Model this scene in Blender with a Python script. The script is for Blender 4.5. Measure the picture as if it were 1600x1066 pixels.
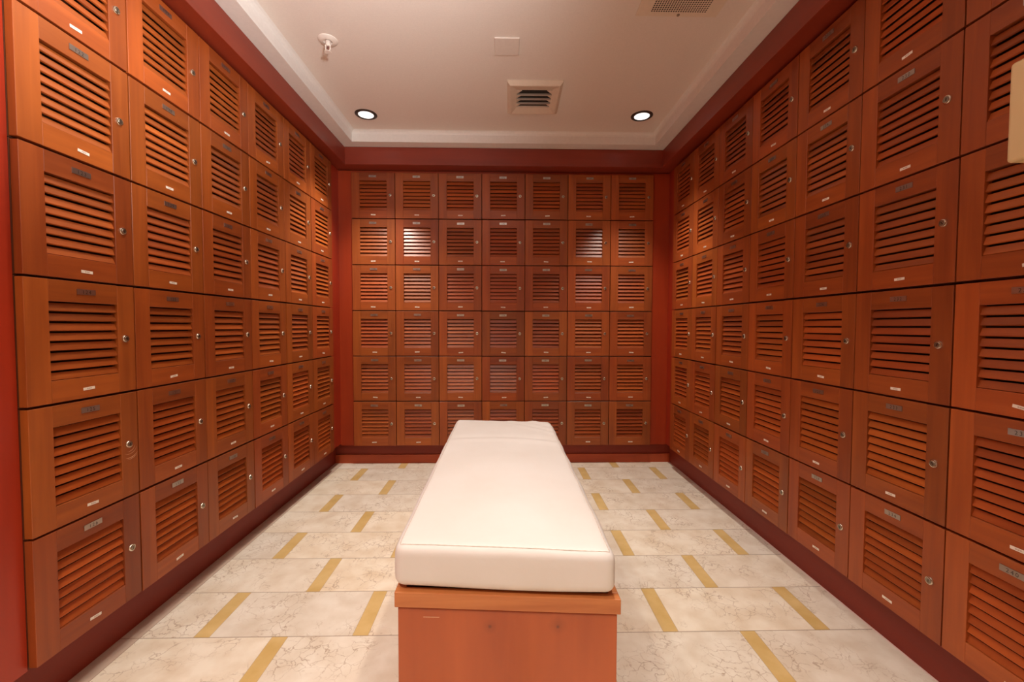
import bpy, bmesh, math, random
from mathutils import Vector, Matrix, noise
random.seed(7)
for o in list(bpy.data.objects): bpy.data.objects.remove(o)
S = bpy.context.scene
COL = S.collection

# ------------------------------------------------------------------ camera
FPX, PITCH, YAW, ROLL = 658.0, 0.0350, -0.0207, 0.0025
CAM = Vector((1.0939, -3.007, 0.996))
def ray(px, py):
    u = (px - 800) / FPX; v = (py - 533) / FPX
    c, s = math.cos(ROLL), math.sin(ROLL); u, v = c*u + s*v, -s*u + c*v
    c, s = math.cos(PITCH), math.sin(PITCH); y = c - s*v*-1*-1; z = -s - c*v
    y = c*1 + s*(-v); z = -s*1 + c*(-v)
    c, s = math.cos(YAW), math.sin(YAW)
    return Vector((c*u - s*y, s*u + c*y, z))
fwd = ray(800, 533).normalized()
rt = (ray(801, 533) - ray(800, 533)).normalized()
up = rt.cross(fwd).normalized()
cd = bpy.data.cameras.new('camera'); cam = bpy.data.objects.new('camera', cd); COL.objects.link(cam)
cam.matrix_world = Matrix(((rt.x, up.x, -fwd.x, CAM.x), (rt.y, up.y, -fwd.y, CAM.y), (rt.z, up.z, -fwd.z, CAM.z), (0, 0, 0, 1)))
cd.sensor_width = 36; cd.lens = FPX / 1600 * 36; cd.clip_start = 0.02
S.camera = cam

# ------------------------------------------------------------------ world, exposure, big lights
w = bpy.data.worlds.new('world'); S.world = w; w.use_nodes = True
w.node_tree.nodes['Background'].inputs[0].default_value = (0.9, 0.85, 0.8, 1)
w.node_tree.nodes['Background'].inputs[1].default_value = 0.02
S.view_settings.view_transform = 'Standard'; S.view_settings.look = 'None'
S.view_settings.gamma = 1; S.view_settings.use_curve_mapping = False
S.view_settings.exposure = 0.0

def lamp(name, kind, loc, energy, color, target=None, size=0.05, spot=None, blend=0.5, spread=None):
    l = bpy.data.lights.new(name, kind); l.energy = energy; l.color = color
    if kind == 'AREA':
        l.shape = 'DISK'; l.size = size
        if spread: l.spread = spread
    else: l.shadow_soft_size = size
    if spot: l.spot_size = spot; l.spot_blend = blend
    o = bpy.data.objects.new(name, l); COL.objects.link(o); o.location = loc
    if target is not None:
        o.rotation_euler = (Vector(target) - Vector(loc)).to_track_quat('-Z', 'Y').to_euler()
    return o
WARM = (1.0, 0.91, 0.80)
COOL = (1.0, 0.97, 0.96)
CEIL = 2.28
# unseen strobe added overhead near the camera, its light bounced off the ceiling
lamp('added_bounce_strobe', 'SPOT', (1.15, -2.62, 1.60), 148, COOL, (0.55, -2.2, 2.28), 0.06, math.radians(125), 1.0)
DOWNLIGHTS = [(0.258, -0.385, 46, 86), (1.936, -0.41, 34, 78), (0.32, -1.75, 14, 125), (1.45, -1.70, 31, 76), (0.50, -3.2, 66, 112), (1.40, -3.2, 24, 84)]  # near-right and behind-camera entries are unseen downlights added to light the room

# ------------------------------------------------------------------ material helpers
def new_mat(name):
    m = bpy.data.materials.new(name); m.use_nodes = True
    nt = m.node_tree; b = nt.nodes['Principled BSDF']
    return m, nt, b
def N(nt, t, **kw):
    n = nt.nodes.new(t)
    for k, v in kw.items():
        if k.startswith('i_'): n.inputs[int(k[2:])].default_value = v
        else: setattr(n, k, v)
    return n
def L(nt, a, b): nt.links.new(a, b)
def M2(nt, op, a, b=None, c=None, clamp=False):
    n = nt.nodes.new('ShaderNodeMath'); n.operation = op; n.use_clamp = clamp
    for i, v in enumerate((a, b, c)):
        if v is None: continue
        if hasattr(v, 'links'): nt.links.new(v, n.inputs[i])
        else: n.inputs[i].default_value = v
    return n.outputs[0]
def simple(name, col, rough=0.5, metal=0.0, emit=None, es=0, coat=0, bump=0, bscale=60, spec=None):
    m, nt, b = new_mat(name)
    n = N(nt, 'ShaderNodeTexNoise'); n.inputs['Scale'].default_value = bscale; n.inputs['Detail'].default_value = 4
    tc = N(nt, 'ShaderNodeTexCoord'); L(nt, tc.outputs['Object'], n.inputs['Vector'])
    r = N(nt, 'ShaderNodeValToRGB'); L(nt, n.outputs['Fac'], r.inputs[0])
    r.color_ramp.elements[0].position = .3; r.color_ramp.elements[1].position = .7
    r.color_ramp.elements[0].color = (*[c*0.97 for c in col], 1); r.color_ramp.elements[1].color = (*[min(1, c*1.02) for c in col], 1)
    L(nt, r.outputs[0], b.inputs['Base Color'])
    b.inputs['Roughness'].default_value = rough; b.inputs['Metallic'].default_value = metal
    b.inputs['Coat Weight'].default_value = coat
    if spec is not None: b.inputs['Specular IOR Level'].default_value = spec
    if emit: b.inputs['Emission Color'].default_value = (*emit, 1); b.inputs['Emission Strength'].default_value = es
    if bump:
        bp = N(nt, 'ShaderNodeBump'); bp.inputs['Strength'].default_value = bump; bp.inputs['Distance'].default_value = 0.002
        L(nt, n.outputs['Fac'], bp.inputs['Height']); L(nt, bp.outputs[0], b.inputs['Normal'])
    return m
def wood(name, dark, light, axis, rough=0.46, coat=0.10, ovar=0.30, ivar=0.22, hue=0.004, grain=1.0, knots=None):
    """axis: 0/1/2 grain direction in object space"""
    m, nt, b = new_mat(name)
    tc = N(nt, 'ShaderNodeTexCoord'); oi = N(nt, 'ShaderNodeObjectInfo'); ge = N(nt, 'ShaderNodeNewGeometry')
    add = N(nt, 'ShaderNodeVectorMath', operation='ADD')
    off = N(nt, 'ShaderNodeCombineXYZ')
    o1 = M2(nt, 'MULTIPLY', oi.outputs['Random'], 37.0); o2 = M2(nt, 'MULTIPLY', ge.outputs['Random Per Island'], 23.0)
    L(nt, o1, off.inputs[0]); L(nt, o2, off.inputs[1]); L(nt, M2(nt, 'ADD', o1, o2), off.inputs[2])
    L(nt, tc.outputs['Object'], add.inputs[0]); L(nt, off.outputs[0], add.inputs[1])
    mp = N(nt, 'ShaderNodeMapping'); L(nt, add.outputs[0], mp.inputs[0])
    sc = [42.0, 42.0, 42.0]; sc[axis] = 2.4; mp.inputs['Scale'].default_value = sc
    n1 = N(nt, 'ShaderNodeTexNoise'); n1.inputs['Scale'].default_value = 1; n1.inputs['Detail'].default_value = 5; n1.inputs['Distortion'].default_value = .6
    L(nt, mp.outputs[0], n1.inputs['Vector'])
    mp2 = N(nt, 'ShaderNodeMapping'); L(nt, add.outputs[0], mp2.inputs[0])
    sc = [9.0, 9.0, 9.0]; sc[axis] = 1.6; mp2.inputs['Scale'].default_value = sc
    n2 = N(nt, 'ShaderNodeTexNoise'); n2.inputs['Scale'].default_value = 1; n2.inputs['Detail'].default_value = 3
    L(nt, mp2.outputs[0], n2.inputs['Vector'])
    f = M2(nt, 'ADD', M2(nt, 'MULTIPLY', n1.outputs['Fac'], .5*grain), M2(nt, 'MULTIPLY', n2.outputs['Fac'], 1-.5*grain))
    r = N(nt, 'ShaderNodeValToRGB'); L(nt, f, r.inputs[0])
    r.color_ramp.elements[0].position = .33; r.color_ramp.elements[1].position = .68
    r.color_ramp.elements[0].color = (*dark, 1); r.color_ramp.elements[1].color = (*light, 1)
    hs = N(nt, 'ShaderNodeHueSaturation'); L(nt, r.outputs[0], hs.inputs['Color'])
    val = M2(nt, 'ADD', 1 - ovar/2 - ivar/2, M2(nt, 'ADD', M2(nt, 'MULTIPLY', oi.outputs['Random'], ovar), M2(nt, 'MULTIPLY', ge.outputs['Random Per Island'], ivar)))
    L(nt, val, hs.inputs['Value'])
    h1 = M2(nt, 'MULTIPLY', M2(nt, 'FRACT', M2(nt, 'MULTIPLY', oi.outputs['Random'], 13.7)), 2*hue)
    L(nt, M2(nt, 'ADD', h1, 0.5 - hue), hs.inputs['Hue'])
    out = hs.outputs[0]
    if knots:
        for (kx, kz, kr) in knots:
            vm = N(nt, 'ShaderNodeVectorMath', operation='DISTANCE'); L(nt, tc.outputs['Object'], vm.inputs[0]); vm.inputs[1].default_value = (kx[0], kx[1], kz)
            fac = M2(nt, 'SUBTRACT', 1.0, M2(nt, 'DIVIDE', vm.outputs['Value'], kr), clamp=True)
            mx = N(nt, 'ShaderNodeMixRGB'); L(nt, M2(nt, 'MULTIPLY', fac, .85 if kr < .01 else .30), mx.inputs[0]); L(nt, out, mx.inputs[1]); mx.inputs[2].default_value = (.09, .02, .01, 1)
            out = mx.outputs[0]
    L(nt, out, b.inputs['Base Color'])
    rr = M2(nt, 'ADD', rough - .05, M2(nt, 'MULTIPLY', n1.outputs['Fac'], .12)); L(nt, rr, b.inputs['Roughness'])
    b.inputs['Coat Weight'].default_value = coat; b.inputs['Coat Roughness'].default_value = .22
    bp = N(nt, 'ShaderNodeBump'); bp.inputs['Strength'].default_value = .06; bp.inputs['Distance'].default_value = .001
    L(nt, n1.outputs['Fac'], bp.inputs['Height']); L(nt, bp.outputs[0], b.inputs['Normal'])
    return m

WD, WL_ = (0.24, 0.046, 0.007), (0.41, 0.094, 0.0135)
W_V = wood('stile_wood', WD, WL_, 2)
W_H = wood('rail_wood', WD, WL_, 0)
W_S = wood('slat_wood', (0.26, 0.050, 0.009), (0.44, 0.102, 0.017), 0, rough=.37, coat=.2, ovar=.3, ivar=.35, hue=.004)
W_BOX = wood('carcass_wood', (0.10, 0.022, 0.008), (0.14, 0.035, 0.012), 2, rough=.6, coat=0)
W_RED = wood('red_mahogany_panel', (0.32, 0.029, 0.005), (0.41, 0.042, 0.007), 2, rough=.42, coat=.2, ovar=.1, ivar=.05, hue=.004, grain=.5)
W_REDX = wood('red_mahogany_beam_x', (0.21, 0.028, 0.009), (0.29, 0.042, 0.014), 0, rough=.42, coat=.2, ovar=.1, ivar=.05, hue=.004, grain=.5)
W_REDY = wood('red_mahogany_beam_y', (0.21, 0.028, 0.009), (0.29, 0.042, 0.014), 1, rough=.42, coat=.2, ovar=.1, ivar=.05, hue=.004, grain=.5)
W_KX = wood('kick_board_x', (0.21, 0.023, 0.007), (0.28, 0.034, 0.009), 0, rough=.55, coat=.0, ovar=.1, ivar=.05, hue=.004, grain=.5)
W_KY = wood('kick_board_y', (0.21, 0.023, 0.007), (0.28, 0.034, 0.009), 1, rough=.55, coat=.0, ovar=.1, ivar=.05, hue=.004, grain=.5)
W_KLIT = wood('kick_board_lit', (0.36, 0.050, 0.012), (0.50, 0.078, 0.020), 0, rough=.5, coat=0, ovar=.05, ivar=.05, hue=.003, grain=.5)  # lighter kick board colour, paints the light on its lower part
W_BENCH = wood('bench_wood', (0.38, 0.078, 0.016), (0.50, 0.116, 0.025), 2, rough=.42, coat=.2, ovar=.05, ivar=.03, hue=.002,
               grain=.45, knots=[((-.037, -.606), .345, .0055), ((-.037, -.606), .345, .018), ((.110, -.613), .347, .005), ((.110, -.613), .350, .022)])
W_RIM = wood('bench_rim_wood', (0.40, 0.11, 0.026), (0.70, 0.28, 0.085), 0, rough=.45, coat=.1, ovar=.02, ivar=.1, hue=.002)
W_RIMY = wood('bench_rim_wood_y', (0.42, 0.12, 0.035), (0.62, 0.24, 0.085), 1, rough=.45, coat=.1, ovar=.02, ivar=.1, hue=.002)
M_PAINT = simple('ceiling_paint', (0.80, 0.72, 0.65), .6, bump=.05, bscale=180)
M_TRIMP = simple('crown_paint', (0.80, 0.76, 0.72), .45)
M_WALLP = simple('wall_paint', (0.62, 0.52, 0.42), .7)
M_NICK = simple('nickel', (0.72, 0.66, 0.55), .25, 1.0)
M_NICKD = simple('lock_core', (0.32, 0.28, 0.22), .35, 1.0)
M_HOLE = simple('dark_slot', (0.02, 0.014, 0.01), .8)
M_PLATE = simple('plate_metal', (0.50, 0.46, 0.42), .30, .95, bscale=300)
M_INK = simple('plate_ink', (0.045, 0.03, 0.022), .5)
M_STICK = simple('white_label', (0.86, 0.78, 0.68), .5)
M_PRINT = simple('label_print', (0.55, 0.45, 0.38), .6)
M_WHITEP = simple('white_plastic', (0.78, 0.70, 0.63), .4)
M_VENT = simple('vent_enamel', (0.72, 0.60, 0.48), .45)
M_BLACKM = simple('dark_bronze_trim', (0.035, 0.028, 0.022), .35)
M_LENS = simple('lit_lens', (.9, .9, .9), .5, emit=(1, .97, .92), es=1.3)
M_LENSOFF = M_LENS
M_BEIGE = simple('beige_enamel', (0.66, 0.50, 0.26), .4, bscale=10)
M_SCUFF = simple('scuff', (0.85, 0.50, 0.30), .6)

def floor_mat():
    m, nt, b = new_mat('marble_tile_floor')
    ge = N(nt, 'ShaderNodeNewGeometry'); sx = N(nt, 'ShaderNodeSeparateXYZ'); L(nt, ge.outputs['Position'], sx.inputs[0])
    X, Y = sx.outputs[0], sx.outputs[1]
    PY, PX = 0.2283, 0.504
    ry = M2(nt, 'DIVIDE', M2(nt, 'MULTIPLY', M2(nt, 'ADD', Y, 0.079), -1), PY)
    row = M2(nt, 'FLOOR', ry); fy = M2(nt, 'FRACT', ry)
    par = M2(nt, 'ABSOLUTE', M2(nt, 'MODULO', row, 2.0))
    xs = M2(nt, 'DIVIDE', M2(nt, 'ADD', M2(nt, 'SUBTRACT', M2(nt, 'SUBTRACT', X, 0.106), M2(nt, 'MULTIPLY', par, 0.2505)), 5.04), PX)
    colm = M2(nt, 'FLOOR', xs); fx = M2(nt, 'FRACT', xs)
    strip = M2(nt, 'LESS_THAN', fx, 0.050/PX)
    border = M2(nt, 'LESS_THAN', X, -0.062)
    # joints
    jy = M2(nt, 'LESS_THAN', M2(nt, 'MINIMUM', fy, M2(nt, 'SUBTRACT', 1.0, fy)), 0.0016/PY)
    d0 = M2(nt, 'MINIMUM', fx, M2(nt, 'SUBTRACT', 1.0, fx)); d1 = M2(nt, 'ABSOLUTE', M2(nt, 'SUBTRACT', fx, 0.050/PX))
    jx = M2(nt, 'LESS_THAN', M2(nt, 'MINIMUM', d0, d1), 0.0010/PX)
    jb = M2(nt, 'LESS_THAN', M2(nt, 'ABSOLUTE', M2(nt, 'ADD', X, 0.062)), 0.0012)
    nb = M2(nt, 'SUBTRACT', 1.0, border)
    strip = M2(nt, 'MULTIPLY', strip, nb); jx = M2(nt, 'MULTIPLY', jx, nb)
    joint = M2(nt, 'MAXIMUM', M2(nt, 'MAXIMUM', jy, M2(nt, 'MULTIPLY', jx, .5)), jb)
    # per tile id
    idv = N(nt, 'ShaderNodeCombineXYZ'); L(nt, colm, idv.inputs[0]); L(nt, row, idv.inputs[1]); L(nt, strip, idv.inputs[2])
    wn = N(nt, 'ShaderNodeTexWhiteNoise'); L(nt, idv.outputs[0], wn.inputs[0])
    offs = N(nt, 'ShaderNodeVectorMath', operation='SCALE'); L(nt, wn.outputs['Color'], offs.inputs[0]); offs.inputs['Scale'].default_value = 9
    pos = N(nt, 'ShaderNodeVectorMath', operation='ADD'); L(nt, ge.outputs['Position'], pos.inputs[0]); L(nt, offs.outputs[0], pos.inputs[1])
    # veins
    dn = N(nt, 'ShaderNodeTexNoise'); dn.inputs['Scale'].default_value = 9; dn.inputs['Detail'].default_value = 6; L(nt, pos.outputs[0], dn.inputs['Vector'])
    dd = N(nt, 'ShaderNodeVectorMath', operation='SCALE'); L(nt, dn.outputs['Color'], dd.inputs[0]); dd.inputs['Scale'].default_value = .16
    vp = N(nt, 'ShaderNodeVectorMath', operation='ADD'); L(nt, pos.outputs[0], vp.inputs[0]); L(nt, dd.outputs[0], vp.inputs[1])
    vo = N(nt, 'ShaderNodeTexVoronoi'); vo.feature = 'DISTANCE_TO_EDGE'; vo.inputs['Scale'].default_value = 22; L(nt, vp.outputs[0], vo.inputs['Vector'])
    vein = M2(nt, 'SUBTRACT', 1.0, M2(nt, 'DIVIDE', vo.outputs['Distance'], 0.035), clamp=True)
    msk = N(nt, 'ShaderNodeTexNoise'); msk.inputs['Scale'].default_value = 7; msk.inputs['Detail'].default_value = 3; L(nt, pos.outputs[0], msk.inputs['Vector'])
    mk = M2(nt, 'MULTIPLY', M2(nt, 'SUBTRACT', msk.outputs['Fac'], 0.44), 6.0, clamp=True)
    dk = N(nt, 'ShaderNodeTexNoise'); dk.inputs['Scale'].default_value = 75; dk.inputs['Detail'].default_value = 3; L(nt, pos.outputs[0], dk.inputs['Vector'])
    spk = M2(nt, 'MULTIPLY', M2(nt, 'MULTIPLY', M2(nt, 'SUBTRACT', dk.outputs['Fac'], 0.60), 8.0, clamp=True), mk)
    vein = M2(nt, 'ADD', M2(nt, 'MULTIPLY', M2(nt, 'MULTIPLY', vein, mk), .70), M2(nt, 'MULTIPLY', spk, .42))
    cl = N(nt, 'ShaderNodeTexNoise'); cl.inputs['Scale'].default_value = 12; cl.inputs['Detail'].default_value = 5; L(nt, pos.outputs[0], cl.inputs['Vector'])
    ramp = N(nt, 'ShaderNodeValToRGB'); L(nt, cl.outputs['Fac'], ramp.inputs[0])
    e = ramp.color_ramp.elements; e[0].position = .3; e[1].position = .65; e[0].color = (0.76, 0.65, 0.50, 1); e[1].color = (0.90, 0.83, 0.70, 1)
    hv = N(nt, 'ShaderNodeHueSaturation'); L(nt, ramp.outputs[0], hv.inputs['Color'])
    L(nt, M2(nt, 'ADD', .92, M2(nt, 'MULTIPLY', wn.outputs['Value'], .13)), hv.inputs['Value'])
    L(nt, M2(nt, 'ADD', .75, M2(nt, 'MULTIPLY', wn.outputs['Value'], .4)), hv.inputs['Saturation'])
    def mix(f, a, c):
        x = N(nt, 'ShaderNodeMixRGB'); L(nt, f, x.inputs[0])
        for i, v in ((1, a), (2, c)):
            if isinstance(v, tuple): x.inputs[i].default_value = (*v, 1)
            else: L(nt, v, x.inputs[i])
        return x.outputs[0]
    c = mix(vein, hv.outputs[0], (0.34, 0.22, 0.13))
    gold = N(nt, 'ShaderNodeValToRGB'); L(nt, cl.outputs['Fac'], gold.inputs[0])
    e = gold.color_ramp.elements; e[0].position = .3; e[1].position = .7; e[0].color = (0.62, 0.42, 0.15, 1); e[1].color = (0.74, 0.54, 0.24, 1)
    c = mix(strip, c, gold.outputs[0])
    bord = N(nt, 'ShaderNodeValToRGB'); L(nt, cl.outputs['Fac'], bord.inputs[0])
    e = bord.color_ramp.elements; e[0].position = .3; e[1].position = .7; e[0].color = (0.50, 0.37, 0.29, 1); e[1].color = (0.62, 0.49, 0.39, 1)
    c = mix(border, c, bord.outputs[0])
    c = mix(M2(nt, 'MULTIPLY', joint, .75), c, (0.28, 0.19, 0.12))
    L(nt, c, b.inputs['Base Color'])
    b.inputs['Roughness'].default_value = .33; b.inputs['Specular IOR Level'].default_value = .4
    caulk = M2(nt, 'GREATER_THAN', X, 2.3125); c = mix(caulk, c, (0.85, 0.68, 0.60)); L(nt, c, b.inputs['Base Color'])
    bp = N(nt, 'ShaderNodeBump'); bp.inputs['Strength'].default_value = .3; bp.inputs['Distance'].default_value = .001
    L(nt, M2(nt, 'SUBTRACT', 1.0, joint), bp.inputs['Height']); L(nt, bp.outputs[0], b.inputs['Normal'])
    return m
M_FLOOR = floor_mat()

def vinyl():
    m, nt, b = new_mat('white_vinyl')
    tc = N(nt, 'ShaderNodeTexCoord')
    n = N(nt, 'ShaderNodeTexNoise'); n.inputs['Scale'].default_value = 4; n.inputs['Detail'].default_value = 4; L(nt, tc.outputs['Object'], n.inputs['Vector'])
    r = N(nt, 'ShaderNodeValToRGB'); L(nt, n.outputs['Fac'], r.inputs[0]); e = r.color_ramp.elements
    e[0].position = .35; e[1].position = .65; e[0].color = (0.76, 0.72, 0.68, 1); e[1].color = (0.80, 0.77, 0.74, 1)
    L(nt, r.outputs[0], b.inputs['Base Color']); b.inputs['Roughness'].default_value = .55
    n2 = N(nt, 'ShaderNodeTexNoise'); n2.inputs['Scale'].default_value = 14; n2.inputs['Detail'].default_value = 6; L(nt, tc.outputs['Object'], n2.inputs['Vector'])
    bp = N(nt, 'ShaderNodeBump'); bp.inputs['Strength'].default_value = .25; bp.inputs['Distance'].default_value = .004
    L(nt, n2.outputs['Fac'], bp.inputs['Height']); L(nt, bp.outputs[0], b.inputs['Normal'])
    return m
M_VINYL = vinyl()
M_THREAD = simple('seam_thread', (0.62, 0.52, 0.44), .6)

# ------------------------------------------------------------------ mesh helpers
def add_box(bm, x0, x1, y0, y1, z0, z1, mi=0):
    v = [bm.verts.new(p) for p in ((x0,y0,z0),(x1,y0,z0),(x1,y1,z0),(x0,y1,z0),(x0,y0,z1),(x1,y0,z1),(x1,y1,z1),(x0,y1,z1))]
    for f in ((0,3,2,1),(4,5,6,7),(0,1,5,4),(1,2,6,5),(2,3,7,6),(3,0,4,7)):
        bm.faces.new([v[i] for i in f]).material_index = mi
    return v
def add_prism(bm, prof, axis, a, b, mi=0):
    """closed profile (list of 2D) extruded along axis (0: prof=(y,z), 1: prof=(x,z), 2: prof=(x,y))"""
    def P(p, t): return (t, p[0], p[1]) if axis == 0 else ((p[0], t, p[1]) if axis == 1 else (p[0], p[1], t))
    A = [bm.verts.new(P(p, a)) for p in prof]; B = [bm.verts.new(P(p, b)) for p in prof]
    n = len(prof)
    bm.faces.new(A).material_index = mi; bm.faces.new(B[::-1]).material_index = mi
    for i in range(n): bm.faces.new((A[i], B[i], B[(i+1) % n], A[(i+1) % n])).material_index = mi
def add_lathe(bm, prof, center, axis='y', seg=28, mi=0):
    """prof list of (r, h); h measured along axis"""
    cx, cy, cz = center; rings = []
    for r, h in prof:
        ring = []
        for k in range(seg):
            a = 2*math.pi*k/seg
            if axis == 'y': p = (cx + r*math.cos(a), cy + h, cz + r*math.sin(a))
            else: p = (cx + r*math.cos(a), cy + r*math.sin(a), cz + h)
            ring.append(bm.verts.new(p))
        rings.append(ring)
    for A, B in zip(rings, rings[1:]):
        for k in range(seg):
            bm.faces.new((A[k], A[(k+1) % seg], B[(k+1) % seg], B[k])).material_index = mi
    bm.faces.new(rings[0]).material_index = mi; bm.faces.new(rings[-1][::-1]).material_index = mi
def to_mesh(name, bm, mats, bevel=0, smooth=False, bseg=2):
    bmesh.ops.recalc_face_normals(bm, faces=bm.faces)
    if bevel:
        es = [e for e in bm.edges if len(e.link_faces) == 2 and e.calc_face_angle(0) > .6]
        bmesh.ops.bevel(bm, geom=es, offset=bevel, segments=bseg, affect='EDGES', profile=.5, clamp_overlap=True)
    me = bpy.data.meshes.new(name); bm.to_mesh(me); bm.free()
    for m in (mats if isinstance(mats, (list, tuple)) else [mats]): me.materials.append(m)
    if smooth:
        for p in me.polygons: p.use_smooth = True
        me.set_sharp_from_angle(angle=math.radians(35)) if hasattr(me, 'set_sharp_from_angle') else None
    return me
def link(name, me, parent=None, loc=(0,0,0)):
    o = bpy.data.objects.new(name, me); COL.objects.link(o); o.location = loc
    if parent: o.parent = parent
    return o
def thing(name, label, cat, loc=(0,0,0), rz=0, group=None):
    o = bpy.data.objects.new(name, None); COL.objects.link(o); o.location = loc; o.rotation_euler = (0, 0, rz)
    o.empty_display_size = .05
    return tag(o, label, cat, group)
def tag(o, label, cat, group=None):
    o['label'] = label; o['category'] = cat
    if group: o['group'] = group
    return o
def struct(name, bm, mats, bevel=0, label=None):
    o = link(name, to_mesh(name, bm, mats, bevel)); o['kind'] = 'structure'
    if label: o['label'] = label
    return o

# ------------------------------------------------------------------ room numbers (metres; y=0 is the face of the back doors)
XL, XR = -0.0512, 2.2619          # faces of left / right locker doors
CW, CH = 0.305, 0.3229            # locker cell
ZL, ZR, ZB = 0.1476, 0.1413, 0.1354
YL, YR, XB = -0.1476, -0.1068, 0.0261
FT = 0.020                         # door thickness
YF = -3.85                         # wall behind the camera
FB, FTOP = 2.094, 2.208            # beam underside / top
YNL = YL - 6*CW; YNR = YR - 7*CW   # near ends of the locker runs

# ------------------------------------------------------------------ setting
bm = bmesh.new(); add_box(bm, -.45, 2.70, YF, .40, -.05, 0); struct('floor', bm, M_FLOOR)
bm = bmesh.new(); add_box(bm, -.45, 2.70, .36, .41, 0, CEIL+.02); struct('wall_back', bm, M_WALLP)
bm = bmesh.new(); add_box(bm, -.45, -.38, YF, .36, 0, CEIL+.02); struct('wall_left', bm, M_WALLP)
bm = bmesh.new(); add_box(bm, 2.60, 2.67, YF, .36, 0, CEIL+.02); struct('wall_right', bm, M_WALLP)
bm = bmesh.new(); add_box(bm, -.38, 2.60, YF-.06, YF, 0, CEIL+.02); struct('wall_front', bm, M_WALLP)
# wall return past the end of the right run (just outside the picture); the beige box hangs on it
XRET = 2.130
bm = bmesh.new(); add_box(bm, XRET, 2.60, YF, YNR-.012, 0, FTOP); struct('wall_right_return', bm, M_WALLP)

# ceiling: flat field, lowered border slab
bm = bmesh.new()
add_box(bm, -.45, 2.70, YF, .40, CEIL, CEIL+.05)
struct('ceiling', bm, M_PAINT)
LX0, LX1, LY1 = .096, 2.106, -.172
bm = bmesh.new()
add_box(bm, -.38, LX0, YF, .36, FTOP, CEIL)
add_box(bm, LX1, 2.60, YF, .36, FTOP, CEIL)
add_box(bm, LX0, LX1, LY1, .36, FTOP, CEIL)
struct('trim_1', bm, M_TRIMP, label='flat painted border stepping down around the ceiling')
# small cove where the border meets the field
bm = bmesh.new()
cv = [(0, 0), (0, -.022), (.004, -.012), (.012, -.004), (.022, 0)]
add_prism(bm, [(LX0 + a, CEIL + b) for a, b in cv], 1, YF, LY1)
add_prism(bm, [(LX1 - a, CEIL + b) for a, b in cv], 1, YF, LY1)
add_prism(bm, [(LY1 - a, CEIL + b) for a, b in cv], 0, LX0, LX1)
struct('trim_2', bm, M_TRIMP, label='small cove moulding inside the ceiling border')
# red mahogany beams (fascia) under the border
FXL, FXR, FY = .018, 2.188, -.095
bm = bmesh.new(); add_box(bm, -.38, FXL, YF, .36, FB, FTOP-.0015); o = struct('trim_3', bm, W_REDY, .0015, 'red-brown wooden beam above the left lockers')
bm = bmesh.new(); add_box(bm, FXR, 2.60, YF, .36, FB, FTOP-.0015); o = struct('trim_4', bm, W_REDY, .0015, 'red-brown wooden beam above the right lockers')
bm = bmesh.new(); add_box(bm, FXL, FXR, FY, .36, FB-.004, FTOP-.0015); o = struct('trim_5', bm, W_REDX, .0015, 'red-brown wooden beam above the back lockers')
# corner and end fillers, flush with the back of the doors
fx0, fx1, fy = XL-FT, XR+FT, FT
bm = bmesh.new(); add_box(bm, fx0-.02, fx0, YL+.002, fy+.02, ZL, FB-.001); struct('trim_6', bm, W_RED)
bm = bmesh.new(); add_box(bm, fx0, XB-.004, fy, fy+.02, ZB, FB-.006); struct('trim_7', bm, W_RED)
bm = bmesh.new(); add_box(bm, XB+7*CW+.004, fx1, fy, fy+.02, ZB, FB-.006); struct('trim_8', bm, W_RED)
bm = bmesh.new(); add_box(bm, fx1, fx1+.02, YR+.002, fy+.02, ZR, FB-.001); struct('trim_9', bm, W_RED)
bm = bmesh.new(); add_box(bm, fx0-.02, fx0, YF, YNL-.001, ZL-.001, FB-.001); struct('trim_10', bm, W_RED)
# rails between door tops and beams
bm = bmesh.new(); add_box(bm, fx0-.02, fx0, YNL+.002, YL, ZL+6*CH+.001, FB-.001); struct('trim_11', bm, W_RED)
bm = bmesh.new(); add_box(bm, fx1, fx1+.02, YNR+.002, YR, ZR+6*CH+.001, FB-.001); struct('trim_12', bm, W_RED)
bm = bmesh.new(); add_box(bm, XB-.003, XB+7*CW+.003, fy, fy+.02, ZB+6*CH+.001, FB-.006); struct('trim_13', bm, W_RED)
# toe kicks
KL, KR, KB = -.121, 2.320, .047
bm = bmesh.new(); add_box(bm, KL-.02, KL, YF, KB+.02, 0, ZL-.002); struct('baseboard_left', bm, W_KY)
bm = bmesh.new(); add_box(bm, KR, KR+.02, YNR-.01, KB+.02, 0, ZR-.002); struct('baseboard_right', bm, W_KY)
bm = bmesh.new(); add_box(bm, KL, KR, KB, KB+.02, 0, ZB-.002); struct('baseboard_back', bm, W_KX)
bm = bmesh.new(); add_box(bm, KL+.001, KR-.001, KB-.012, KB-.0005, 0, .062); struct('trim_14', bm, W_KLIT, .001, 'lit lower part of the back kick board, painted as a brighter red-brown strip')

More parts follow.
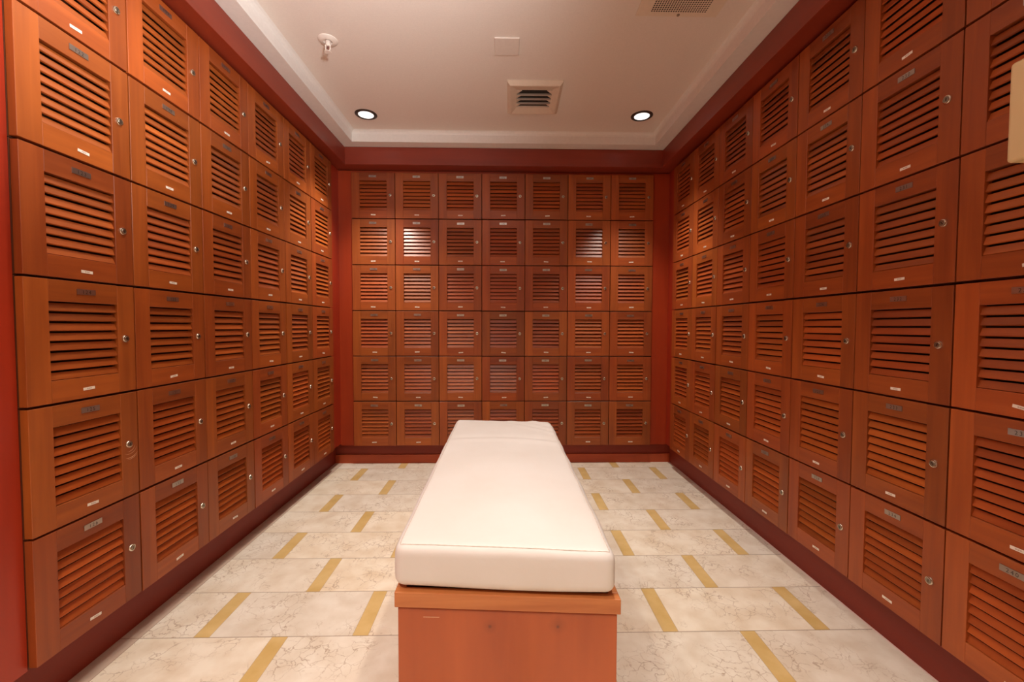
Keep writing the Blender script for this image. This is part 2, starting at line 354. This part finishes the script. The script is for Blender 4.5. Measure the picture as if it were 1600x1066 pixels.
# ------------------------------------------------------------------ locker meshes (local: x across, -y outward, z up from the cell's bottom left)
G = .0022
DX0, DX1, DZ0, DZ1 = .0021, CW-.0021, .0034, CH-.0034
OX0, OX1, OZ0, OZ1 = .0580, CW-.0580, .0600, CH-.0590
def door_mesh(wob):
    bm = bmesh.new()
    add_box(bm, DX0, OX0, 0, FT, DZ0, DZ1, 0); add_box(bm, OX1, DX1, 0, FT, DZ0, DZ1, 0)
    add_box(bm, OX0, OX1, .0003, FT, DZ0, OZ0, 1); add_box(bm, OX0, OX1, .0003, FT, OZ1, DZ1, 1)
    return to_mesh('door', bm, [W_V, W_H], .0008, bseg=1)
def louver_mesh():
    bm = bmesh.new(); n = 8; p = (OZ1-OZ0)/n
    for k in range(n):
        zb = OZ0 + p*k + .0012
        # flat slat with a square nose, leaning back from its lower front lip
        h = .0192 if k < n-1 else .0205
        q = [(.0038, zb+.0002), (.0080, zb-.0014), (.0154, zb+h-.0022), (.0146, zb+h-.0002), (.0108, zb+h), (.0038, zb+.0014)]
        add_prism(bm, q, 0, OX0-.0005, OX1+.0005)
    add_box(bm, OX0-.0003, OX1+.0003, .0165, .0185, OZ0-.001, OZ0+.006)
    return to_mesh('louver_panel', bm, [W_S])
def box_mesh():
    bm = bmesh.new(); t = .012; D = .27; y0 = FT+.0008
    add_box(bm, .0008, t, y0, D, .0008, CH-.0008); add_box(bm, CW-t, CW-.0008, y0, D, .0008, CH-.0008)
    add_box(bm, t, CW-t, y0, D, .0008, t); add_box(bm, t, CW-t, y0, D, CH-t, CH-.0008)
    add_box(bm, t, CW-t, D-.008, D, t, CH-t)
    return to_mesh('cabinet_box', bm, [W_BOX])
def lock_mesh(angle):
    bm = bmesh.new(); c = (CW-.0345, 0, CH*.5+.001)
    add_lathe(bm, [(.0112, 0), (.0112, -.0022), (.0100, -.0040), (.0082, -.0044), (.0078, -.0030), (.0074, -.0030)], c, seg=28, mi=0)
    add_lathe(bm, [(.0066, -.0008), (.0066, -.0046), (.0060, -.0052)], c, seg=24, mi=1)
    n0 = len(bm.verts); bm.verts.ensure_lookup_table()
    v = add_box(bm, c[0]-.0008, c[0]+.0008, -.0056, -.0050, c[2]-.0040, c[2]+.0040, 2)
    bmesh.ops.rotate(bm, verts=v, cent=c, matrix=Matrix.Rotation(angle, 3, 'Y'))
    return to_mesh('cam_lock', bm, [M_NICK, M_NICKD, M_HOLE], smooth=True)
def sticker_mesh():
    bm = bmesh.new()
    add_box(bm, -.0160, .0160, -.0007, 0, -.0038, .0038, 0)
    for a, b2 in ((-.006, -.0025), (-.0015, .002), (.003, .0065)):
        add_box(bm, a, b2, -.0009, -.0006, -.0016, .0016, 1)
    return to_mesh('number_sticker', bm, [M_STICK, M_PRINT])
# digits
DIG = {}
for d in '0123456789':
    cu = bpy.data.curves.new('digit', 'FONT'); cu.body = d; cu.size = .0135; cu.align_x = 'CENTER'; cu.resolution_u = 3
    to = bpy.data.objects.new('digit', cu); me = bpy.data.meshes.new_from_object(to)
    DIG[d] = ([tuple(v.co) for v in me.vertices], [tuple(p.vertices) for p in me.polygons])
    bpy.data.objects.remove(to); bpy.data.meshes.remove(me); bpy.data.curves.remove(cu)
def plate_mesh(num):
    bm = bmesh.new()
    add_box(bm, -.0255, .0255, -.0016, 0, -.0074, .0074, 0)
    adv = .0092; x0 = -adv*(len(num)-1)/2
    for i, ch in enumerate(num):
        vs, fs = DIG[ch]; V = [bm.verts.new((x0+i*adv+v[0], -.0019, v[1]-.0048)) for v in vs]
        for f in fs:
            try: bm.faces.new([V[k] for k in f]).material_index = 1
            except ValueError: pass
    me = bpy.data.meshes.new('number_plate'); bm.to_mesh(me); bm.free()
    me.materials.append(M_PLATE); me.materials.append(M_INK)
    return me
ME_DOOR = door_mesh(0); ME_LOUV = louver_mesh(); ME_BOX = box_mesh(); ME_STK = sticker_mesh()
ME_LOCK = [lock_mesh(a) for a in (0.0, .5, -.7)]
ORD = ['first', 'second', 'third', 'fourth', 'fifth', 'sixth', 'seventh']
ROWN = ['top row', 'second row from top', 'third row from top', 'third row from bottom', 'second row from bottom', 'bottom row']
def make_locker(num, loc, rz, label):
    t = thing('louvered_locker', label, 'locker', loc, rz, 'louvered wooden lockers around the room')
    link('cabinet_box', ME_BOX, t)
    dy = random.uniform(-.0012, .0008)
    d = link('door', ME_DOOR, t, (random.uniform(-.0004, .0004), dy, random.uniform(-.0007, .0007)))
    link('louver_panel', ME_LOUV, d)
    link('cam_lock', random.choice(ME_LOCK), d)
    pl = link('number_plate', plate_mesh(str(num)), d, (CW/2+random.uniform(-.004, .004), 0, CH-.0300+random.uniform(-.0012, .0012)))
    pl.rotation_euler = (0, random.gauss(0, .012), 0)
    st = link('number_sticker', ME_STK, d, (CW/2+random.uniform(-.006, .008), 0, .0275+random.uniform(-.002, .002)))
    st.rotation_euler = (0, random.gauss(0, .05), 0)
    return t
# left wall: outward is +x. local x runs along +y (viewer's left to right), local -y = +x
for c in range(6):
    for r in range(6):
        make_locker(121 + c*6 + r, (XL, YNL + c*CW, ZL + (5-r)*CH), math.pi/2,
                    'louvered wooden locker on left wall, %s, %s column from the front' % (ROWN[r], ORD[c]) if c else
                    'louvered wooden locker on left wall, %s, column beside the red end panel' % ROWN[r])
for c in range(7):
    for r in range(6):
        make_locker(157 + c*6 + r, (XB + c*CW, 0, ZB + (5-r)*CH), 0,
                    'louvered wooden locker on back wall, %s, %s column from left' % (ROWN[r], ORD[c]))
for c in range(7):
    for r in range(6):
        make_locker(199 + c*6 + r, (XR, YR - c*CW, ZR + (5-r)*CH), -math.pi/2,
                    'louvered wooden locker on right wall, %s, %s column from back corner' % (ROWN[r], ORD[c]))
# circular scrape marks around the lock of one left door
def arc(bm, c, r, a0, a1, wd, n=18):
    P = []
    for k in range(n+1):
        a = a0 + (a1-a0)*k/n; f = math.sin(math.pi*k/n)
        P.append([bm.verts.new((c[0]+(r+s*wd*f/2)*math.cos(a), -.0006, c[1]+(r+s*wd*f/2)*math.sin(a))) for s in (-1, 1)])
    for A, B in zip(P, P[1:]): bm.faces.new((A[0], A[1], B[1], B[0]))
target = [o for o in bpy.data.objects if o.get('label', '') == 'louvered wooden locker on left wall, second row from bottom, column beside the red end panel'][0]
dr = [c for c in target.children if c.name.startswith('door')][0]
bm = bmesh.new(); lc = (CW-.0345, CH*.5)
for r_, a0, a1, wd in ((.022, -1.9, -.2, .0012), (.030, -2.1, -.35, .001), (.042, -1.9, -.75, .0018), (.046, -1.75, -.9, .0012)):
    arc(bm, lc, r_, a0, a1, wd)
s = link('scrape_mark', to_mesh('scrape_mark', bm, [M_SCUFF]), dr); s['label'] = 'pale curved scrape marks below the lock'

# ------------------------------------------------------------------ ceiling fittings
def downlight(x, y, label):
    t = thing('recessed_downlight', label, 'ceiling light', (x, y, CEIL), 0, 'recessed ceiling downlights')
    bm = bmesh.new(); add_lathe(bm, [(.0655, 0), (.0655, -.0015), (.061, -.0045), (.051, -.0055), (.0465, -.0042), (.0455, 0)], (0,0,0), 'z', 48)
    link('trim_ring', to_mesh('trim_ring', bm, [M_BLACKM], smooth=True), t)
    bm = bmesh.new(); add_lathe(bm, [(.0450, -.0003), (.0450, -.0032), (.030, -.0036), (.005, -.0037)], (0,0,0), 'z', 48)
    link('lens', to_mesh('lens', bm, [M_LENS], smooth=True), t)
LBL = ['lit round downlight with dark rim on ceiling, back left corner', 'lit round downlight with dark rim on ceiling, back right corner',
       'lit round downlight above the left lockers near the camera', 'added unseen round downlight right of centre near the camera',
       'added unseen round downlight behind the camera on the left', 'added unseen round downlight behind the camera on the right']
for (x, y, e, k), lb in zip(DOWNLIGHTS, LBL):
    downlight(x, y, lb)
    lamp('downlight_lamp', 'SPOT', (x, y, CEIL-.012), e*2.2, WARM, (x, y, 0), .04, math.radians(k), .9)

# supply vent
t = thing('air_vent', 'square beige ceiling air vent with four dark slots', 'air vent', (1.262, -.604, CEIL), math.radians(-.8))
bm = bmesh.new(); a, b_ = .148, .165
def ring(bm, ao, bo, zo, ai, bi, zi, mi=0):
    O = [bm.verts.new(p) for p in ((-ao,-bo,zo),(ao,-bo,zo),(ao,bo,zo),(-ao,bo,zo))]
    I = [bm.verts.new(p) for p in ((-ai,-bi,zi),(ai,-bi,zi),(ai,bi,zi),(-ai,bi,zi))]
    for k in range(4): bm.faces.new((O[k], O[(k+1)%4], I[(k+1)%4], I[k])).material_index = mi
ring(bm, a, b_, 0, a, b_, -.006); ring(bm, a, b_, -.006, a-.016, b_-.016, -.022); ring(bm, a-.016, b_-.016, -.022, a-.022, b_-.024, -.022)
ring(bm, a-.022, b_-.024, -.022, .100, .100, -.012)
ring(bm, .100, .100, -.012, .096, .088, -.010)
ring(bm, .096, .088, -.010, .096, .088, -.0005)
link('vent_frame', to_mesh('vent_frame', bm, [M_VENT]), t)
bm = bmesh.new(); add_box(bm, -.096, .096, -.088, .088, -.0015, -.0003); link('vent_throat', to_mesh('vent_throat', bm, [M_HOLE]), t)
for k in range(3):
    yy = -.044 + k*.044
    bm = bmesh.new()
    add_prism(bm, [(yy-.006, -.0180), (yy-.0035, -.0185), (yy+.005, -.0035), (yy+.003, -.0025)], 0, -.0955, .0955)
    link('vent_blade', to_mesh('vent_blade', bm, [M_VENT]), t)
# splayed corners of the slots
bm = bmesh.new()
for k in range(4):
    yc = -.066 + k*.044
    for sx_ in (-1, 1):
        V = [bm.verts.new(p) for p in ((sx_*.0958, yc-.0165, -.0105), (sx_*.0958, yc+.0165, -.0105), (sx_*.068, yc-.0165, -.0105), (sx_*.0958, yc-.0165, -.004), (sx_*.0958, yc+.0165, -.004), (sx_*.068, yc-.0165, -.004))]
        for f in ((0, 1, 2), (3, 5, 4), (0, 2, 5, 3), (0, 3, 4, 1), (1, 4, 5, 2)): bm.faces.new([V[q] for q in f])
link('slot_gusset', to_mesh('slot_gusset', bm, [M_VENT]), t)

t = thing('blank_cover_plate', 'square white blank plate on ceiling in front of the air vent', 'cover plate', (1.108, -1.032, CEIL))
bm = bmesh.new(); add_box(bm, -.057, .057, -.061, .061, -.007, 0); link('plate', to_mesh('plate', bm, [M_WHITEP], .004), t)

t = thing('fire_sprinkler', 'small white fire sprinkler head on the ceiling', 'sprinkler', (.304, -1.052, CEIL))
bm = bmesh.new(); add_lathe(bm, [(.042, 0), (.0415, -.003), (.032, -.009), (.020, -.010), (.018, -.004)], (0,0,0), 'z', 40)
link('escutcheon', to_mesh('escutcheon', bm, [M_WHITEP], smooth=True), t)
bm = bmesh.new(); add_lathe(bm, [(.011, -.004), (.011, -.022), (.008, -.026), (.008, -.028)], (0,0,0), 'z', 20)
for s in (-1, 1): add_prism(bm, [(s*.010, -.020), (s*.013, -.024), (s*.012, -.042), (s*.004, -.052), (s*.0015, -.052), (s*.0085, -.040), (s*.009, -.024)], 1, -.0025, .0025)
link('sprinkler_body', to_mesh('sprinkler_body', bm, [M_WHITEP]), t)
bm = bmesh.new(); add_lathe(bm, [(.002, -.026), (.0025, -.034), (.0025, -.044), (.002, -.050)], (0,0,0), 'z', 12)
o = link('glass_bulb', to_mesh('glass_bulb', bm, [simple('bulb_red', (.12, .02, .02), .15)], smooth=True), t); o['label'] = 'dark red bulb'
bm = bmesh.new(); add_lathe(bm, [(.004, -.050), (.016, -.0535), (.016, -.055), (.003, -.0555)], (0,0,0), 'z', 24)
link('deflector', to_mesh('deflector', bm, [M_WHITEP], smooth=True), t)

# access panel with perforated grille, top right of the picture
t = thing('ceiling_access_panel', 'beige ceiling panel with perforated grille, top right of the picture', 'ceiling panel', (1.803, -1.55, CEIL))
bm = bmesh.new(); add_box(bm, -.168, .168, -.315, .315, -.004, 0); link('panel', to_mesh('panel', bm, [simple('panel_enamel', (.78, .67, .54), .5)], .0015), t)
bm = bmesh.new(); py = -.265
add_box(bm, -.113, .113, -.265, .288, -.0046, -.004, 1)
for i in range(23):
    for j in range(56):
        x = -.109 + i*.0099; y = .284 - j*.0098
        V = [bm.verts.new((x+.0036*math.cos(q*math.pi/3), y+.0036*math.sin(q*math.pi/3), -.0049)) for q in range(6)]
        bm.faces.new(V[::-1])
g = link('perforated_grille', to_mesh('perforated_grille', bm, [M_HOLE, simple('grille_enamel', (.76, .64, .50), .5)]), t)
bm = bmesh.new(); add_lathe(bm, [(.006, -.003), (.006, -.007), (.004, -.009)], (.006, .303, 0), 'z', 20); link('screw', to_mesh('screw', bm, [M_NICKD]), t)

# beige box on the wall return
bm = bmesh.new(); add_box(bm, -.140, 0, -.27, 0, 0, .174)
o = link('wall_box', to_mesh('wall_box', bm, [M_BEIGE], .006, bseg=3), None, (XRET, -2.262, 1.288)); tag(o, 'beige metal box jutting in at the right edge of the picture', 'wall box')

# ------------------------------------------------------------------ bench
BX, BY0, BY1 = 1.103, -2.117, -.90
BL, BR = .866, 1.341
cyb = (BY0+BY1)/2
t = thing('changing_bench', 'orange-brown wooden bench base in the middle of the tiled floor', 'bench', (BX, cyb, 0), 0)
hx = (BR-BL)/2; hy = (BY1-BY0)/2; HB = .380; SK = .010
def skew_box(bm, x0, x1, y0, y1, z0, z1, mi=0):
    v = add_box(bm, x0, x1, y0, y1, z0, z1, mi)
    for q in v:
        q.co.y += -SK * q.co.x / hx
        if z1 > HB - .01 and q.co.z > HB - .01: q.co.z += -.004 * q.co.x / hx
    return v
for nm, a in (('front_panel', (-hx, hx, -hy, -hy+.019)), ('back_panel', (-hx, hx, hy-.019, hy)), ('side_panel', (-hx, -hx+.019, -hy+.0195, hy-.0195)), ('side_panel', (hx-.019, hx, -hy+.0195, hy-.0195))):
    bm = bmesh.new(); skew_box(bm, *a, 0, HB, 0); link(nm, to_mesh(nm, bm, [W_BENCH], .0025), t)
bm = bmesh.new(); add_box(bm, -.182, -.147, -.0006, 0, -.0006, .0006)
o = link('scratch', to_mesh('scratch', bm, [M_SCUFF]), t, (0, -hy-.0001, .364)); o['label'] = 'short pale scratch'
o.rotation_euler = (0, 0, -SK/hx)
R0, R1 = HB+.004, HB+.037; ov = .006; th = .022
for nm, a, m in (('rim_board', (-hx-ov, hx+ov, -hy-ov, -hy-ov+th), W_RIM), ('rim_board', (-hx-ov, hx+ov, hy+ov-th, hy+ov), W_RIM),
              ('rim_board', (-hx-ov, -hx-ov+th, -hy-ov+th+.0005, hy+ov-th-.0005), W_RIMY), ('rim_board', (hx+ov-th, hx+ov, -hy-ov+th+.0005, hy+ov-th-.0005), W_RIMY)):
    bm = bmesh.new(); skew_box(bm, *a, R0, R1); link(nm, to_mesh(nm, bm, [m], .0015), t)

# cushion
def cushion():
    cx0, cy0, cz0 = 1.0965, (BY0-.006 + -.885)/2, R1+.006
    HX, HY, HZ = .240, (-.885-(BY0-.006))/2, .0475
    rad = .022
    def deform(p):
        x, y, z = p
        u, v, ww = x/HX, y/HY, z/HZ
        top = max(0, ww)
        x += .006*(1-min(1, abs(v))**4)*u*(1-ww*ww)*1.0
        # nose in corners of the top
        y += -SK*1.3*u
        z += -.004*u*(.5+.5*top)
        dome = (1-min(1,abs(u))**3)*(1-min(1,abs(v))**6)
        z += .006*dome*top
        # soft sagging front bottom edge
        if ww < 0: z += -.003*math.cos((u-.25)*2.4)*(1 if v < -.5 else .2)*(-ww)
        n = noise.noise(Vector((x*5, y*4, 3.1)))*.0022 + noise.noise(Vector((x*14, y*9, 8.7)))*.0009
        z += n*top
        # broad transverse crease about two thirds back, gentle diagonal pulls near the far right corner
        z += .006*math.exp(-((v-.33-.05*(1-u*u))/.045)**2)*top*(1-u**4) - .004*math.exp(-((v-.42-.05*(1-u*u))/.04)**2)*top
        for off in (.0, .13, .27):
            d = (v-.62-off) - .30*(.9-u); z += .005*math.exp(-(d/.026)**2)*top*max(0, min(1, u+.35))
        d = (v+.62)-.25*(u-.5); z += .002*math.exp(-(d/.05)**2)*top*max(0, u)
        x += .0016*math.sin(v*17+1)*(1 if u > 0 else .3)*abs(u)**6
        return Vector((x, y, z))
    def rounded(p):
        q = Vector((max(-HX+rad, min(HX-rad, p[0])), max(-HY+rad, min(HY-rad, p[1])), max(-HZ+rad, min(HZ-rad, p[2]))))
        d = Vector(p)-q
        if d.length > 1e-9: d = d.normalized()*rad
        return q+d
    def lin(h, n, extra=True):
        # denser near the ends
        a = [-h, -h+rad*.3, -h+rad*.65]; b = [-x for x in a][::-1]
        m = [-h+rad + (2*h-2*rad)*i/n for i in range(n+1)]
        return a+m+b
    xs, ys, zs = lin(HX, 30), lin(HY, 90), lin(HZ, 3)
    bm = bmesh.new(); V = {}
    def vert(i, j, k):
        if (i, j, k) not in V: V[(i, j, k)] = bm.verts.new(deform(rounded((xs[i], ys[j], zs[k]))))
        return V[(i, j, k)]
    nx, ny, nz = len(xs), len(ys), len(zs)
    for i in range(nx-1):
        for j in range(ny-1):
            for k in (0, nz-1): bm.faces.new((vert(i,j,k), vert(i+1,j,k), vert(i+1,j+1,k), vert(i,j+1,k)))
    for i in range(nx-1):
        for k in range(nz-1):
            for j in (0, ny-1): bm.faces.new((vert(i,j,k), vert(i+1,j,k), vert(i+1,j,k+1), vert(i,j,k+1)))
    for j in range(ny-1):
        for k in range(nz-1):
            for i in (0, nx-1): bm.faces.new((vert(i,j,k), vert(i,j+1,k), vert(i,j+1,k+1), vert(i,j,k+1)))
    bmesh.ops.remove_doubles(bm, verts=bm.verts, dist=.0001)
    me = to_mesh('cover', bm, [M_VINYL])
    for p in me.polygons: p.use_smooth = True
    t = thing('bench_cushion', 'long white vinyl cushion lying on the wooden bench', 'cushion', (cx0, cy0, cz0+HZ))
    link('cover', me, t)
    # stitched seam near the top edge
    bm = bmesh.new(); ins = .012; P = []
    n1, n2 = 60, 150; hx_, hy_ = HX-ins, HY-ins
    for i in range(n1): P.append((-hx_+2*hx_*i/n1, -hy_))
    for i in range(n2): P.append((hx_, -hy_+2*hy_*i/n2))
    for i in range(n1): P.append((hx_-2*hx_*i/n1, hy_))
    for i in range(n2): P.append((-hx_, hy_-2*hy_*i/n2))
    C = [deform(rounded((p[0], p[1], HZ))) for p in P]; n = len(C); rings = []
    for i in range(n):
        tdir = (C[(i+1)%n]-C[i-1]).normalized(); s_ = tdir.cross(Vector((0,0,1))).normalized(); nn = s_.cross(tdir)
        rr = .0011 if i % 2 else .0007
        rings.append([bm.verts.new(C[i]+nn*.0001+s_*rr*math.cos(a)+nn*rr*math.sin(a)) for a in (0, 1.57, 3.14, 4.71)])
    for i in range(n):
        A, B = rings[i], rings[(i+1)%n]
        for k in range(4): bm.faces.new((A[k], A[(k+1)%4], B[(k+1)%4], B[k]))
    o = link('seam', to_mesh('seam', bm, [M_THREAD]), t); o['label'] = 'stitched seam around the top edge'
cushion()
